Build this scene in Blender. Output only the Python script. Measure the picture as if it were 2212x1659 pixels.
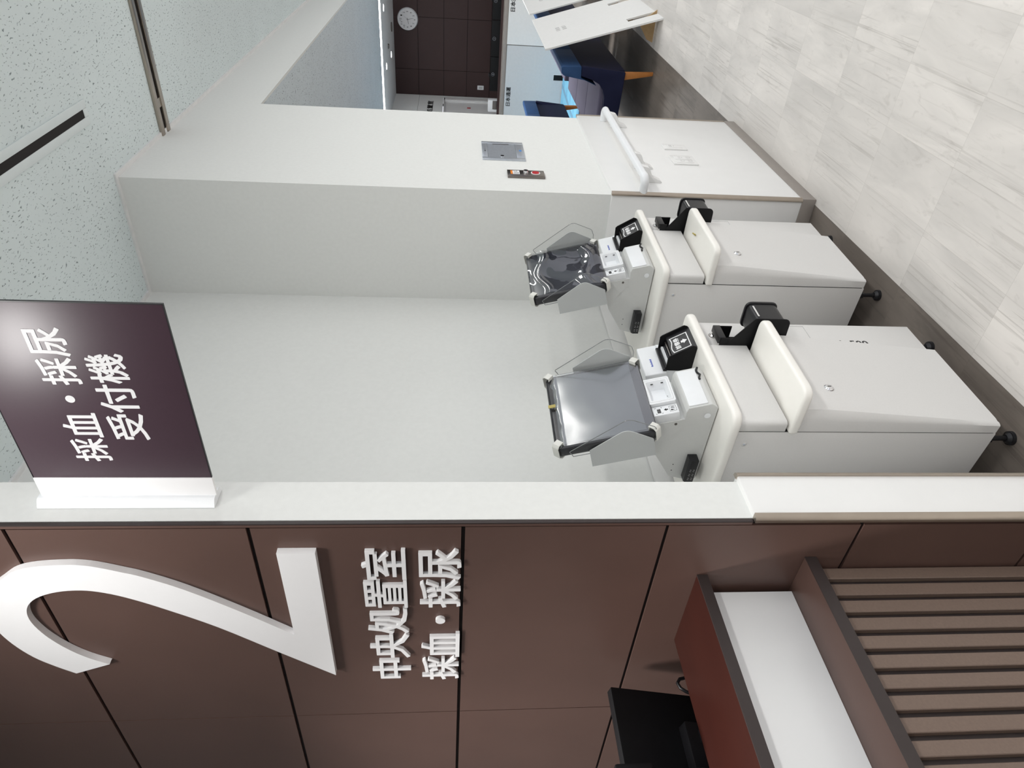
import bpy, bmesh, math, random
from mathutils import Vector, Matrix
random.seed(7)
for o in list(bpy.data.objects): bpy.data.objects.remove(o, do_unlink=True)
SC = bpy.context.scene
COL = SC.collection
R = math.radians

# ------------------------------------------------------------------ camera (phone held sideways: photo left = up)
F, YAW, PIT, ROL = 1481.33, R(37.176), R(4.893), R(-0.6706)
fw = Vector((math.cos(YAW), math.sin(YAW), 0)); rt = Vector((math.sin(YAW), -math.cos(YAW), 0)); dn = Vector((0, 0, -1))
f2 = math.cos(PIT)*fw + math.sin(PIT)*dn; d2 = -math.sin(PIT)*fw + math.cos(PIT)*dn
r3 = math.cos(ROL)*rt + math.sin(ROL)*d2; d3 = -math.sin(ROL)*rt + math.cos(ROL)*d2
cam = bpy.data.objects.new('camera', bpy.data.cameras.new('camera')); COL.objects.link(cam)
cam.data.sensor_fit = 'HORIZONTAL'; cam.data.sensor_width = 36; cam.data.lens = F/2212*36
cam.data.clip_start = 0.02; cam.data.clip_end = 100
cam.matrix_world = Matrix(((d3.x, r3.x, -f2.x, 0), (d3.y, r3.y, -f2.y, 0), (d3.z, r3.z, -f2.z, 1.6), (0, 0, 0, 1)))
SC.camera = cam

# ------------------------------------------------------------------ world, exposure, ceiling lamps
W = bpy.data.worlds.new('world'); SC.world = W; W.use_nodes = True
W.node_tree.nodes['Background'].inputs[0].default_value = (0.90, 0.92, 1.0, 1)
W.node_tree.nodes['Background'].inputs[1].default_value = 0.62
vs = SC.view_settings
vs.view_transform = 'Standard'; vs.look = 'None'; vs.exposure = 0.38; vs.gamma = 1.0; vs.use_curve_mapping = False

def area(name, loc, sx, sy, watt, col=(1, 0.985, 0.965), rot=(0, 0, 0), spread=180):
    d = bpy.data.lights.new(name, 'AREA'); d.shape = 'RECTANGLE'; d.size = sx; d.size_y = sy; d.energy = watt; d.color = col; d.spread = R(spread)
    o = bpy.data.objects.new(name, d); COL.objects.link(o); o.location = loc; o.rotation_euler = rot; return o
ZC = 2.99
for x in (-1.6, 1.0, 3.6, 6.2, 8.8):                      # rows of ceiling lamps along the lobby, all behind or beside the camera
    area('lobby_lamp', (x, -1.3, ZC-0.02), 1.25, 0.3, 24)
    area('lobby_lamp', (x, -3.9, ZC-0.02), 1.25, 0.3, 24)
area('nook_lamp', (0.33, 1.0, ZC-0.02), 0.34, 0.34, 12)   # downlight over the reception counter
area('nook_lamp', (0.1, 2.05, ZC-0.02), 0.25, 0.25, 19, spread=85)
area('hall_lamp', (8.6, 1.9, 2.64), 0.9, 0.3, 30, spread=125)
area('hall_lamp', (6.0, 2.3, 2.64), 0.6, 0.3, 6)

# ------------------------------------------------------------------ materials
def lin(c):
    c = c/255
    return c/12.92 if c <= 0.04045 else ((c+0.055)/1.055)**2.4
def S(r, g, b): return (lin(r), lin(g), lin(b))
def mat(name, col, rough=0.5, metal=0.0, amp=0.04, scale=30, bump=0.0, spec=0.5, coat=0.0, emit=None, es=1.0):
    m = bpy.data.materials.new(name); m.use_nodes = True; nt = m.node_tree; N = nt.nodes; Lk = nt.links
    b = N['Principled BSDF']
    b.inputs['Roughness'].default_value = rough; b.inputs['Metallic'].default_value = metal
    b.inputs['Specular IOR Level'].default_value = spec
    if coat: b.inputs['Coat Weight'].default_value = coat; b.inputs['Coat Roughness'].default_value = 0.08
    tc = N.new('ShaderNodeTexCoord'); no = N.new('ShaderNodeTexNoise'); no.inputs['Scale'].default_value = scale; no.inputs['Detail'].default_value = 4
    Lk.new(tc.outputs['Object'], no.inputs['Vector'])
    rp = N.new('ShaderNodeValToRGB')
    rp.color_ramp.elements[0].position = 0.3; rp.color_ramp.elements[1].position = 0.7
    rp.color_ramp.elements[0].color = tuple(max(0, c*(1-amp)) for c in col)+(1,)
    rp.color_ramp.elements[1].color = tuple(min(1, c*(1+amp)) for c in col)+(1,)
    Lk.new(no.outputs['Fac'], rp.inputs['Fac']); Lk.new(rp.outputs['Color'], b.inputs['Base Color'])
    if bump:
        bp = N.new('ShaderNodeBump'); bp.inputs['Strength'].default_value = bump; bp.inputs['Distance'].default_value = 0.002
        n2 = N.new('ShaderNodeTexNoise'); n2.inputs['Scale'].default_value = 350; Lk.new(tc.outputs['Object'], n2.inputs['Vector'])
        Lk.new(n2.outputs['Fac'], bp.inputs['Height']); Lk.new(bp.outputs['Normal'], b.inputs['Normal'])
    if emit:
        b.inputs['Emission Color'].default_value = emit+(1,); b.inputs['Emission Strength'].default_value = es
    return m

def tile_mat(name, c_lo, c_hi, c_vein, c_seam, rough):
    """stone-look vinyl tiles, 0.44 x 0.22 m grid, veins along x, every tile with its own piece of vein"""
    m = bpy.data.materials.new(name); m.use_nodes = True; nt = m.node_tree; N = nt.nodes; Lk = nt.links; b = N['Principled BSDF']
    def math_(op, a, bb=None):
        n = N.new('ShaderNodeMath'); n.operation = op
        for i, v in enumerate((a, bb)):
            if v is None: continue
            if isinstance(v, (int, float)): n.inputs[i].default_value = v
            else: Lk.new(v, n.inputs[i])
        return n.outputs[0]
    g = N.new('ShaderNodeNewGeometry'); sp = N.new('ShaderNodeSeparateXYZ'); Lk.new(g.outputs['Position'], sp.inputs[0])
    tx = math_('DIVIDE', math_('SUBTRACT', sp.outputs[0], 2.53), 0.4375); ty = math_('DIVIDE', math_('SUBTRACT', sp.outputs[1], 0.69), 0.21875)
    ix = math_('FLOOR', tx); iy = math_('FLOOR', ty); fx = math_('FRACT', tx); fy = math_('FRACT', ty)
    cb = N.new('ShaderNodeCombineXYZ'); Lk.new(ix, cb.inputs[0]); Lk.new(iy, cb.inputs[1])
    wn = N.new('ShaderNodeTexWhiteNoise'); wn.noise_dimensions = '3D'; Lk.new(cb.outputs[0], wn.inputs['Vector'])
    off = N.new('ShaderNodeVectorMath'); off.operation = 'SCALE'; off.inputs['Scale'].default_value = 37.0; Lk.new(wn.outputs['Color'], off.inputs[0])
    def noise(sx, sy, detail, dist=0.0):
        c = N.new('ShaderNodeCombineXYZ'); Lk.new(math_('MULTIPLY', sp.outputs[0], sx), c.inputs[0]); Lk.new(math_('MULTIPLY', sp.outputs[1], sy), c.inputs[1])
        a = N.new('ShaderNodeVectorMath'); a.operation = 'ADD'; Lk.new(c.outputs[0], a.inputs[0]); Lk.new(off.outputs[0], a.inputs[1])
        n = N.new('ShaderNodeTexNoise'); n.inputs['Scale'].default_value = 1; n.inputs['Detail'].default_value = detail; n.inputs['Distortion'].default_value = dist
        n.inputs['Roughness'].default_value = 0.62
        Lk.new(a.outputs[0], n.inputs['Vector']); return n.outputs['Fac']
    def ramp(fac, p0, p1, c0, c1):
        r = N.new('ShaderNodeValToRGB'); r.color_ramp.elements[0].position = p0; r.color_ramp.elements[1].position = p1
        r.color_ramp.elements[0].color = c0+(1,); r.color_ramp.elements[1].color = c1+(1,); Lk.new(fac, r.inputs['Fac']); return r.outputs['Color']
    def mix(fac, a, bb):
        n = N.new('ShaderNodeMix'); n.data_type = 'RGBA'
        if isinstance(fac, (int, float)): n.inputs[0].default_value = fac
        else: Lk.new(fac, n.inputs[0])
        for i, v in ((6, a), (7, bb)):
            if isinstance(v, tuple): n.inputs[i].default_value = v+(1,)
            else: Lk.new(v, n.inputs[i])
        return n.outputs[2]
    base = ramp(noise(1.6, 6.0, 4, 0.6), 0.32, 0.7, c_lo, c_hi)
    w1 = (0.0, 0.0, 0.0); w2 = (1.0, 1.0, 1.0)
    fine = ramp(noise(1.1, 62.0, 5, 0.9), 0.55, 0.63, w1, w2)             # thin long veins
    gate = ramp(noise(0.9, 5.0, 2), 0.42, 0.58, w1, w2)
    v = math_('MULTIPLY', fine, gate)
    mott = ramp(noise(9, 26, 6, 1.2), 0.56, 0.72, w1, w2)
    v = math_('MINIMUM', math_('ADD', math_('MULTIPLY', v, 0.5), math_('MULTIPLY', mott, 0.30)), 1.0)
    c = mix(v, base, c_vein)
    tone = mix(math_('MULTIPLY', wn.outputs['Value'], 0.5), c, c_lo)
    ex = math_('MINIMUM', fx, math_('SUBTRACT', 1.0, fx)); ey = math_('MINIMUM', fy, math_('SUBTRACT', 1.0, fy))
    seam = math_('LESS_THAN', math_('MINIMUM', ex, math_('MULTIPLY', ey, 0.5)), 0.0022)
    c = mix(math_('MULTIPLY', seam, 0.28), tone, c_seam)
    Lk.new(c, b.inputs['Base Color']); b.inputs['Roughness'].default_value = rough; b.inputs['Specular IOR Level'].default_value = 0.35
    return m

def ceiling_mat(name, col, fleck, dens=0.615):
    m = mat(name, col, 0.9, amp=0.02, scale=3, spec=0.1); nt = m.node_tree; N = nt.nodes; Lk = nt.links; b = N['Principled BSDF']
    base = b.inputs['Base Color'].links[0].from_socket
    tc = N.new('ShaderNodeTexCoord'); mp = N.new('ShaderNodeMapping'); mp.inputs['Scale'].default_value = (62, 150, 1); mp.inputs['Rotation'].default_value = (0, 0, 0.5)
    wob = N.new('ShaderNodeTexNoise'); wob.inputs['Scale'].default_value = 14; Lk.new(tc.outputs['Object'], wob.inputs['Vector'])
    add = N.new('ShaderNodeVectorMath'); add.operation = 'MULTIPLY_ADD'; add.inputs[1].default_value = (0.05, 0.05, 0); Lk.new(wob.outputs['Color'], add.inputs[0]); Lk.new(tc.outputs['Object'], add.inputs[2])
    Lk.new(add.outputs[0], mp.inputs[0])
    no = N.new('ShaderNodeTexNoise'); no.inputs['Scale'].default_value = 1; no.inputs['Detail'].default_value = 2.5; Lk.new(mp.outputs[0], no.inputs['Vector'])
    rp = N.new('ShaderNodeValToRGB'); rp.color_ramp.elements[0].position = dens; rp.color_ramp.elements[1].position = dens+0.05
    rp.color_ramp.elements[0].color = (0, 0, 0, 1); rp.color_ramp.elements[1].color = (1, 1, 1, 1); Lk.new(no.outputs['Fac'], rp.inputs['Fac'])
    mx = N.new('ShaderNodeMix'); mx.data_type = 'RGBA'; Lk.new(rp.outputs['Color'], mx.inputs[0]); Lk.new(base, mx.inputs[6]); mx.inputs[7].default_value = fleck+(1,)
    Lk.new(mx.outputs[2], b.inputs['Base Color'])
    bp = N.new('ShaderNodeBump'); bp.invert = True; bp.inputs['Strength'].default_value = 0.5; bp.inputs['Distance'].default_value = 0.003
    Lk.new(rp.outputs['Color'], bp.inputs['Height']); Lk.new(bp.outputs['Normal'], b.inputs['Normal'])
    return m

def clear_mat(name, tint, gloss, rough=0.02, wav=0.0, wscale=12):
    """thin clear plastic: transparent with a glossy layer that follows the angle of view"""
    m = bpy.data.materials.new(name); m.use_nodes = True; nt = m.node_tree; N = nt.nodes; Lk = nt.links
    N.remove(N['Principled BSDF']); out = N['Material Output']
    tr = N.new('ShaderNodeBsdfTransparent'); tr.inputs[0].default_value = tint+(1,)
    gl = N.new('ShaderNodeBsdfGlossy'); gl.inputs['Roughness'].default_value = rough
    fr = N.new('ShaderNodeFresnel'); fr.inputs[0].default_value = 1.5
    mu = N.new('ShaderNodeMath'); mu.operation = 'MULTIPLY_ADD'; mu.use_clamp = True; mu.inputs[1].default_value = gloss; mu.inputs[2].default_value = 0.0
    Lk.new(fr.outputs[0], mu.inputs[0])
    ge = N.new('ShaderNodeNewGeometry'); inv = N.new('ShaderNodeMath'); inv.operation = 'SUBTRACT'; inv.inputs[0].default_value = 1.0; Lk.new(ge.outputs['Backfacing'], inv.inputs[1])
    m2 = N.new('ShaderNodeMath'); m2.operation = 'MULTIPLY'; Lk.new(mu.outputs[0], m2.inputs[0]); Lk.new(inv.outputs[0], m2.inputs[1])
    mx = N.new('ShaderNodeMixShader'); Lk.new(m2.outputs[0], mx.inputs[0]); Lk.new(tr.outputs[0], mx.inputs[1]); Lk.new(gl.outputs[0], mx.inputs[2])
    if wav:
        tc = N.new('ShaderNodeTexCoord'); no = N.new('ShaderNodeTexNoise'); no.inputs['Scale'].default_value = wscale; no.inputs['Detail'].default_value = 1.5
        Lk.new(tc.outputs['Object'], no.inputs['Vector']); bp = N.new('ShaderNodeBump'); bp.inputs['Strength'].default_value = 1.0; bp.inputs['Distance'].default_value = wav
        Lk.new(no.outputs['Fac'], bp.inputs['Height']); Lk.new(bp.outputs['Normal'], gl.inputs['Normal'])
    Lk.new(mx.outputs[0], out.inputs[0]); return m

M = {}
M['wall'] = mat('white_wall', (0.80, 0.81, 0.79), 0.7, amp=0.015, scale=60, bump=0.05, spec=0.25)
M['dado'] = mat('dado_board', (0.83, 0.83, 0.82), 0.35, amp=0.01, scale=12, spec=0.4)
M['brown'] = mat('brown_panel', S(94, 72, 65), 0.42, amp=0.05, scale=5, bump=0.03, spec=0.45)
M['brownd'] = mat('dark_groove', (0.008, 0.005, 0.005), 0.8)
M['browne'] = mat('dark_edge', S(52, 43, 42), 0.5, amp=0.05)
M['slat'] = mat('brown_slat', S(119, 101, 90), 0.55, amp=0.06, scale=160, bump=0.08)
M['desk'] = mat('red_brown_top', S(54, 21, 14), 0.38, amp=0.08, scale=8)
M['wpanel'] = mat('white_counter_panel', (0.87, 0.88, 0.88), 0.22, amp=0.01, scale=5)
M['alu'] = mat('bronze_aluminium', S(176, 166, 155), 0.32, 1.0, amp=0.03, scale=20)
M['base'] = mat('taupe_skirting', S(146, 139, 133), 0.5, amp=0.03)
M['ceil'] = ceiling_mat('rockwool_ceiling', S(222, 232, 233), S(142, 153, 155), 0.622)
M['ceilf'] = ceiling_mat('rockwool_ceiling_far', S(214, 222, 226), S(140, 148, 152), 0.625)
M['ceilw'] = mat('white_ceiling', (0.8, 0.8, 0.8), 0.8)
M['slotf'] = mat('slot_frame', S(222, 230, 231), 0.7, amp=0.01)
M['floorl'] = tile_mat('pale_stone_tile', S(205, 201, 197), S(232, 227, 222), S(164, 158, 152), S(170, 164, 158), 0.42)
M['floord'] = tile_mat('dark_stone_tile', S(104, 97, 91), S(134, 125, 117), S(80, 73, 68), S(96, 90, 84), 0.45)
M['kgrey'] = mat('kiosk_light_grey', S(219, 218, 216), 0.42, amp=0.012, scale=200, bump=0.04)
M['kcream'] = mat('kiosk_cream_white', S(246, 244, 238), 0.35, amp=0.01)
M['khouse'] = mat('grey_sheet_metal', S(212, 213, 211), 0.45, amp=0.012, scale=200, bump=0.04)
M['kwhite'] = mat('white_plastic', (0.86, 0.88, 0.90), 0.35, amp=0.01)
M['kwin'] = mat('white_recess', (0.84, 0.84, 0.84), 0.18, amp=0.02, scale=14)
M['black'] = mat('black_plastic', (0.012, 0.012, 0.014), 0.35, amp=0.1, spec=0.4)
M['blackm'] = mat('black_matt', (0.006, 0.006, 0.007), 0.55, amp=0.1, spec=0.25)
M['chrome'] = mat('chrome', (0.8, 0.8, 0.82), 0.12, 1.0, amp=0.02)
M['steel'] = mat('brushed_steel', S(196, 202, 210), 0.38, 0.75, amp=0.06, scale=90)
M['steeld'] = mat('dark_steel', S(130, 124, 120), 0.28, 1.0, amp=0.06, scale=40)
M['screen'] = mat('dark_screen', (0.01, 0.012, 0.02), 0.12, amp=0.05, spec=0.6)
M['screenl'] = mat('screen_painted_haze', (0.085, 0.095, 0.105), 0.3, amp=0.05, spec=0.6)  # hazy ceiling reflection painted in as a paler base colour
M['bezel'] = mat('black_bezel', (0.02, 0.02, 0.025), 0.25, amp=0.05)
M['clip'] = mat('white_clip', S(224, 224, 218), 0.4, amp=0.02)
M['flap'] = mat('grey_flap', S(196, 199, 199), 0.45, amp=0.01)
M['film'] = clear_mat('smooth_clear_film', (0.93, 0.95, 0.96), 5.5, 0.16, 0.004, 5)
M['filmw'] = clear_mat('crinkled_clear_film', (0.97, 0.97, 0.98), 2.1, 0.03, 0.004, 9)
M['acryl'] = clear_mat('clear_acrylic', (0.985, 0.988, 0.988), 0.8, 0.03)
M['acryle'] = mat('acrylic_edge', S(128, 131, 132), 0.15, amp=0.1, scale=40, spec=0.8)
M['white'] = mat('white_letter', (0.96, 0.96, 0.965), 0.45, amp=0.01)
M['print'] = mat('white_print', (0.85, 0.85, 0.86), 0.5, amp=0.01)
M['ink'] = mat('black_ink', (0.012, 0.012, 0.012), 0.6, amp=0.05)
M['blue_ink'] = mat('blue_ink', (0.02, 0.06, 0.45), 0.5, amp=0.05)
M['blue_st'] = mat('blue_sticker', (0.03, 0.25, 0.75), 0.5, amp=0.05)
M['grey_ink'] = mat('grey_ink', (0.45, 0.45, 0.45), 0.6, amp=0.05)
M['sign'] = mat('plum_sign_face', S(70, 52, 62), 0.37, amp=0.03, scale=200, spec=0.5)
M['red'] = mat('red_button', (0.5, 0.02, 0.03), 0.3, amp=0.05)
M['orange'] = mat('orange_label', (0.75, 0.22, 0.02), 0.5, amp=0.05)
M['navy'] = mat('navy_vinyl', S(30, 33, 58), 0.6, amp=0.06, scale=12, bump=0.1, spec=0.12)
M['blueu'] = mat('slate_blue_vinyl', S(50, 78, 118), 0.6, amp=0.05, scale=12, bump=0.1, spec=0.15)
M['mauve'] = mat('grey_mauve_fabric', S(92, 88, 108), 0.85, amp=0.08, scale=200, bump=0.2)
M['wood'] = mat('oak_leg', S(188, 122, 62), 0.45, amp=0.12, scale=14)
M['board'] = mat('white_board', (0.80, 0.80, 0.79), 0.55, amp=0.015)
M['bboard'] = mat('bluish_white_board', S(208, 209, 210), 0.45, amp=0.02)
M['card'] = mat('tan_cardboard', S(190, 160, 118), 0.8, amp=0.06)
M['sheet'] = mat('light_blue_sheet', S(132, 206, 240), 0.5, amp=0.04, scale=6)
M['tape'] = mat('pale_blue_tape', S(122, 172, 205), 0.5, amp=0.03)
M['bprint'] = mat('blue_print', S(60, 120, 190), 0.6, amp=0.03)
M['farbrown'] = mat('far_brown_panel', S(62, 42, 41), 0.55, amp=0.04, scale=3)
M['taupe'] = mat('counter_taupe', S(150, 143, 137), 0.5, amp=0.03)
M['led'] = mat('lit_strip', (1, 1, 1), 0.5, emit=(1, 1, 1), es=14)
M['lamp'] = mat('lit_downlight', (1, 1, 1), 0.5, emit=(1, 1, 1), es=6)
M['gold'] = mat('olive_tape', S(176, 160, 84), 0.4, amp=0.05)

# ------------------------------------------------------------------ mesh helpers
class MB:
    def __init__(s): s.v = []; s.f = []; s.T = Matrix.Identity(4)
    def add(s, vs, fs):
        b = len(s.v); s.v += [tuple(s.T @ Vector(p)) for p in vs]; s.f += [tuple(b+i for i in f) for f in fs]; return s
    def box(s, x0, x1, y0, y1, z0, z1):
        return s.add([(x0,y0,z0),(x1,y0,z0),(x1,y1,z0),(x0,y1,z0),(x0,y0,z1),(x1,y0,z1),(x1,y1,z1),(x0,y1,z1)],
              [(3,2,1,0),(4,5,6,7),(0,1,5,4),(1,2,6,5),(2,3,7,6),(3,0,4,7)])
    def prism(s, poly, axis, a, b):
        """poly: 2-D points of the other two axes in order (x: y,z) (y: x,z) (z: x,y)"""
        n = len(poly)
        def P(p, t): return {'x': (t, p[0], p[1]), 'y': (p[0], t, p[1]), 'z': (p[0], p[1], t)}[axis]
        vs = [P(p, a) for p in poly]+[P(p, b) for p in poly]
        fs = [tuple(range(n)), tuple(range(2*n-1, n-1, -1))]+[(i, i+n, (i+1) % n+n, (i+1) % n) for i in range(n)]
        return s.add(vs, fs)
    def cyl(s, c, axis, r, h, n=24, r2=None):
        r2 = r if r2 is None else r2; ax = Vector(axis).normalized(); u = ax.orthogonal().normalized(); w = ax.cross(u); c = Vector(c)
        vs = []
        for k, rr in ((0, r), (h, r2)):
            for i in range(n):
                t = 2*math.pi*i/n; vs.append(c+ax*k+u*rr*math.cos(t)+w*rr*math.sin(t))
        return s.add(vs, [tuple(range(n-1, -1, -1)), tuple(range(n, 2*n))]+[(i, (i+1) % n, (i+1) % n+n, i+n) for i in range(n)])
    def tube(s, pts, r, n=10, cap=True, rb=None):
        pts = [Vector(p) for p in pts]; rings = []; prev = None
        for i, p in enumerate(pts):
            t = (pts[min(i+1, len(pts)-1)]-pts[max(i-1, 0)]).normalized()
            u = (prev-t*prev.dot(t)) if prev else t.orthogonal()
            u.normalize(); prev = u; w = t.cross(u)
            rings.append([p+u*r*math.cos(2*math.pi*k/n)+w*(rb or r)*math.sin(2*math.pi*k/n) for k in range(n)])
        vs = [q for g in rings for q in g]; m = len(pts)
        fs = [(i*n+k, i*n+(k+1) % n, (i+1)*n+(k+1) % n, (i+1)*n+k) for i in range(m-1) for k in range(n)]
        if cap: fs += [tuple(range(n-1, -1, -1)), tuple((m-1)*n+k for k in range(n))]
        return s.add(vs, fs)
    def grid(s, fn, nu, nv):
        vs = [fn(i/nu, j/nv) for j in range(nv+1) for i in range(nu+1)]
        return s.add(vs, [(j*(nu+1)+i, j*(nu+1)+i+1, (j+1)*(nu+1)+i+1, (j+1)*(nu+1)+i) for j in range(nv) for i in range(nu)])
    def build(s, name, m, parent=None, off=(0, 0, 0), bevel=0, seg=2, ang=40, smooth=True, sub=0):
        me = bpy.data.meshes.new(name); o3 = Vector(off)
        me.from_pydata([tuple(Vector(p)-o3) for p in s.v], [], s.f)
        bm = bmesh.new(); bm.from_mesh(me); bmesh.ops.recalc_face_normals(bm, faces=bm.faces)
        if bevel:
            ed = [e for e in bm.edges if len(e.link_faces) == 2 and e.calc_face_angle(0) > R(ang)]
            bmesh.ops.bevel(bm, geom=ed, offset=bevel, offset_type='OFFSET', segments=seg, profile=0.5, affect='EDGES', clamp_overlap=True)
        bm.to_mesh(me); bm.free()
        if smooth:
            me.polygons.foreach_set('use_smooth', [True]*len(me.polygons)); me.set_sharp_from_angle(angle=R(32))
        me.materials.append(m); me.update()
        o = bpy.data.objects.new(name, me); COL.objects.link(o)
        if parent: o.parent = parent
        return o

def tag(o, label=None, cat=None, group=None, kind=None):
    if label: o['label'] = label
    if cat: o['category'] = cat
    if group: o['group'] = group
    if kind: o['kind'] = kind
    return o
def empty(name, label, cat, loc=(0, 0, 0), rz=0, group=None):
    o = bpy.data.objects.new(name, None); COL.objects.link(o); o.location = loc; o.rotation_euler = (0, 0, rz); o.empty_display_size = 0.05
    return tag(o, label, cat, group)
def struct(mb, name, m, **k): return tag(mb.build(name, m, **k), kind='structure')
def BX(*a): return MB().box(*a)
def round_poly(pts, rad, n=6):
    """round the corners of a polygon; rad is one radius or a list"""
    out = []; L = len(pts)
    for i in range(L):
        r = rad[i] if isinstance(rad, (list, tuple)) else rad
        p = Vector(pts[i]); a = Vector(pts[i-1])-p; b = Vector(pts[(i+1) % L])-p
        if r <= 0: out.append(tuple(p)); continue
        la, lb = a.length, b.length; a.normalize(); b.normalize()
        th = math.acos(max(-1, min(1, a.dot(b)))); d = min(r/math.tan(th/2), la*0.49, lb*0.49)
        for k in range(n+1):
            t = k/n; q = (p+a*d)*(1-t)**2+p*2*t*(1-t)+(p+b*d)*t**2; out.append(tuple(q))
    return out
def rrect(x0, x1, y0, y1, r, n=6): return round_poly([(x0, y0), (x1, y0), (x1, y1), (x0, y1)], r, n)
def dup(root, loc, rz=None, label=None, name=None):
    r = root.copy(); COL.objects.link(r); r.location = loc
    if rz is not None: r.rotation_euler = (0, 0, rz)
    if label: r['label'] = label
    for ch in list(root.children):
        c = ch.copy(); COL.objects.link(c); c.parent = r
        for g in list(ch.children):
            d = g.copy(); COL.objects.link(d); d.parent = c
    return r

def text_mesh(body):
    cu = bpy.data.curves.new('txt', 'FONT'); cu.body = body; cu.size = 1.0; cu.extrude = 0.5; cu.resolution_u = 2
    o = bpy.data.objects.new('txt', cu); COL.objects.link(o)
    dg = bpy.context.evaluated_depsgraph_get(); dg.update()
    me = bpy.data.meshes.new_from_object(o.evaluated_get(dg)); bpy.data.objects.remove(o, do_unlink=True); bpy.data.curves.remove(cu)
    return me
def text(name, body, m, org, right, up, w, h, depth=0.001, bold=0.0, parent=None, off=(0, 0, 0)):
    """lettering that fills the w x h rectangle whose lower-left corner is org; stands depth proud along right x up;
    bold (in metres) fattens the strokes with round ends"""
    me = text_mesh(body); P = [v.co.copy() for v in me.vertices]; Fs = [tuple(p.vertices) for p in me.polygons]; bpy.data.meshes.remove(me)
    xs = [p.x for p in P]; ys = [p.y for p in P]; x0, x1, y0, y1 = min(xs), max(xs), min(ys), max(ys)
    rg = Vector(right).normalized(); u = Vector(up).normalized(); n = rg.cross(u); o3 = Vector(org)
    sx = (w-2*bold)/(x1-x0); sy = (h-2*bold)/(y1-y0); mb = MB()
    K = 10 if bold else 1
    for k in range(K):
        dx, dy = (bold*math.cos(k*2*math.pi/K), bold*math.sin(k*2*math.pi/K)) if bold else (0, 0)
        mb.add([o3+rg*((c.x-x0)*sx+bold+dx)+u*((c.y-y0)*sy+bold+dy)+n*((c.z+0.5)*depth*(1+0.004*k)) for c in P], Fs)
    o = mb.build(name, m, parent, off, smooth=False)
    return o

# ================================================================== the room
YP, XPL, XPR = 1.118, 2.85, 3.975          # front of the white pier; its left and right side
XW = 0.985                                  # brown cladding of the short partition
YB = 1.657                                  # back of the kiosk niche
YF = 1.125                                  # border between pale and dark tiles
struct(BX(-4, 13, -6, YF, -0.05, 0), 'floor', M['floorl'], smooth=False)
struct(BX(-4, 13, YF, 4.6, -0.05, 0), 'floor', M['floord'], smooth=False)
struct(BX(-4, 13, -6, YP+0.1, ZC, ZC+0.05), 'ceiling', M['ceil'], smooth=False)
struct(BX(-4, XPL, YP+0.1, 4.6, ZC, ZC+0.05), 'ceiling', M['ceil'], smooth=False)
# unseen walls: brown one added to keep fill light off the cladding
struct(BX(-3.6, -3.5, -3, 4.6, 0, ZC), 'wall_fill_block', M['brown'], smooth=False)
struct(BX(-4, XW, 4.6, 4.7, 0, ZC), 'wall_nook', M['wall'], smooth=False)

# pier (white upper wall, projecting dado below)
ZD = 0.922; DP = 0.014
w = MB().box(XPL, XPR, YP, 3.5, ZD-0.02, ZC)
struct(w, 'wall_pier', M['wall'], smooth=False)
struct(BX(XPL-DP, XPR+DP, YP-DP, 3.5, 0.0, ZD), 'wall_pier_dado', M['dado'], bevel=0.003)
def edge_strip(name, x, y, sx, sy, z0, z1):
    """quarter-round aluminium corner profile"""
    p = [(x, y)]+[(x+sx*0.016*math.cos(t), y+sy*0.016*math.sin(t)) for t in [R(a) for a in range(0, 91, 15)]]
    return struct(MB().prism(p, 'z', z0, z1), name, M['alu'])
edge_strip('trim_1', XPL-DP+0.010, YP-DP+0.010, -1, -1, 0.062, ZD+0.002)
edge_strip('trim_2', XPR+DP-0.010, YP-DP+0.010, 1, -1, 0.062, ZD+0.002)
struct(BX(XPL-DP-0.003, XPR+DP+0.003, YP-DP-0.003, 3.4, 0, 0.062), 'baseboard_pier', M['base'], bevel=0.002)
# niche back wall
struct(BX(1.105, XPL, YB, YB+0.1, 0, ZC), 'wall_back', M['wall'], smooth=False)
struct(BX(1.105, XPL-DP, YB-0.016, YB, 0, ZD-0.012), 'wall_back_dado', M['dado'], bevel=0.004)
struct(BX(1.105, XPL-DP, YB-0.019, YB, 0, 0.062), 'baseboard_back', M['base'], bevel=0.002)
# short partition, white end with dado and brown cladding on its left face
struct(BX(XW+0.0085, 1.105, YP, 3.5, 0, ZC), 'wall_partition', M['wall'], smooth=False)
struct(BX(XW+0.008, 1.105+DP, YP-DP, YB+0.05, 0, ZD+0.014), 'wall_partition_dado', M['dado'], bevel=0.003)
edge_strip('trim_3', XW+0.006, YP-DP+0.010, -1, -1, 0.0, ZD+0.016)
edge_strip('trim_4', 1.105+DP-0.010, YP-DP+0.010, 1, -1, 0.0, ZD+0.016)
pan = MB(); zs = [0.0, 0.228, 0.678, 1.127, 1.575, 2.0235, 2.504, ZC]; ys = [1.131, 1.905, 2.68, 3.455]
for i in range(7):
    for j in range(3):
        pan.box(XW, XW+0.0065, ys[j]+0.0015, ys[j+1]-0.0015, zs[i]+0.0042, zs[i+1]-0.0042)
struct(pan, 'wall_left', M['brown'], smooth=False)
struct(BX(XW+0.006, XW+0.0085, 1.121, 3.5, 0, ZC), 'wall_left_backing', M['brownd'], smooth=False)
struct(BX(XW-0.001, XW+0.0065, YP+0.0005, 1.129, ZD+0.016, ZC), 'trim_5', M['brown'], smooth=False)
struct(BX(XW-0.002, XW+0.006, YP-0.0006, 1.121, ZD+0.016, ZC), 'trim_6', M['browne'], smooth=False)
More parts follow.
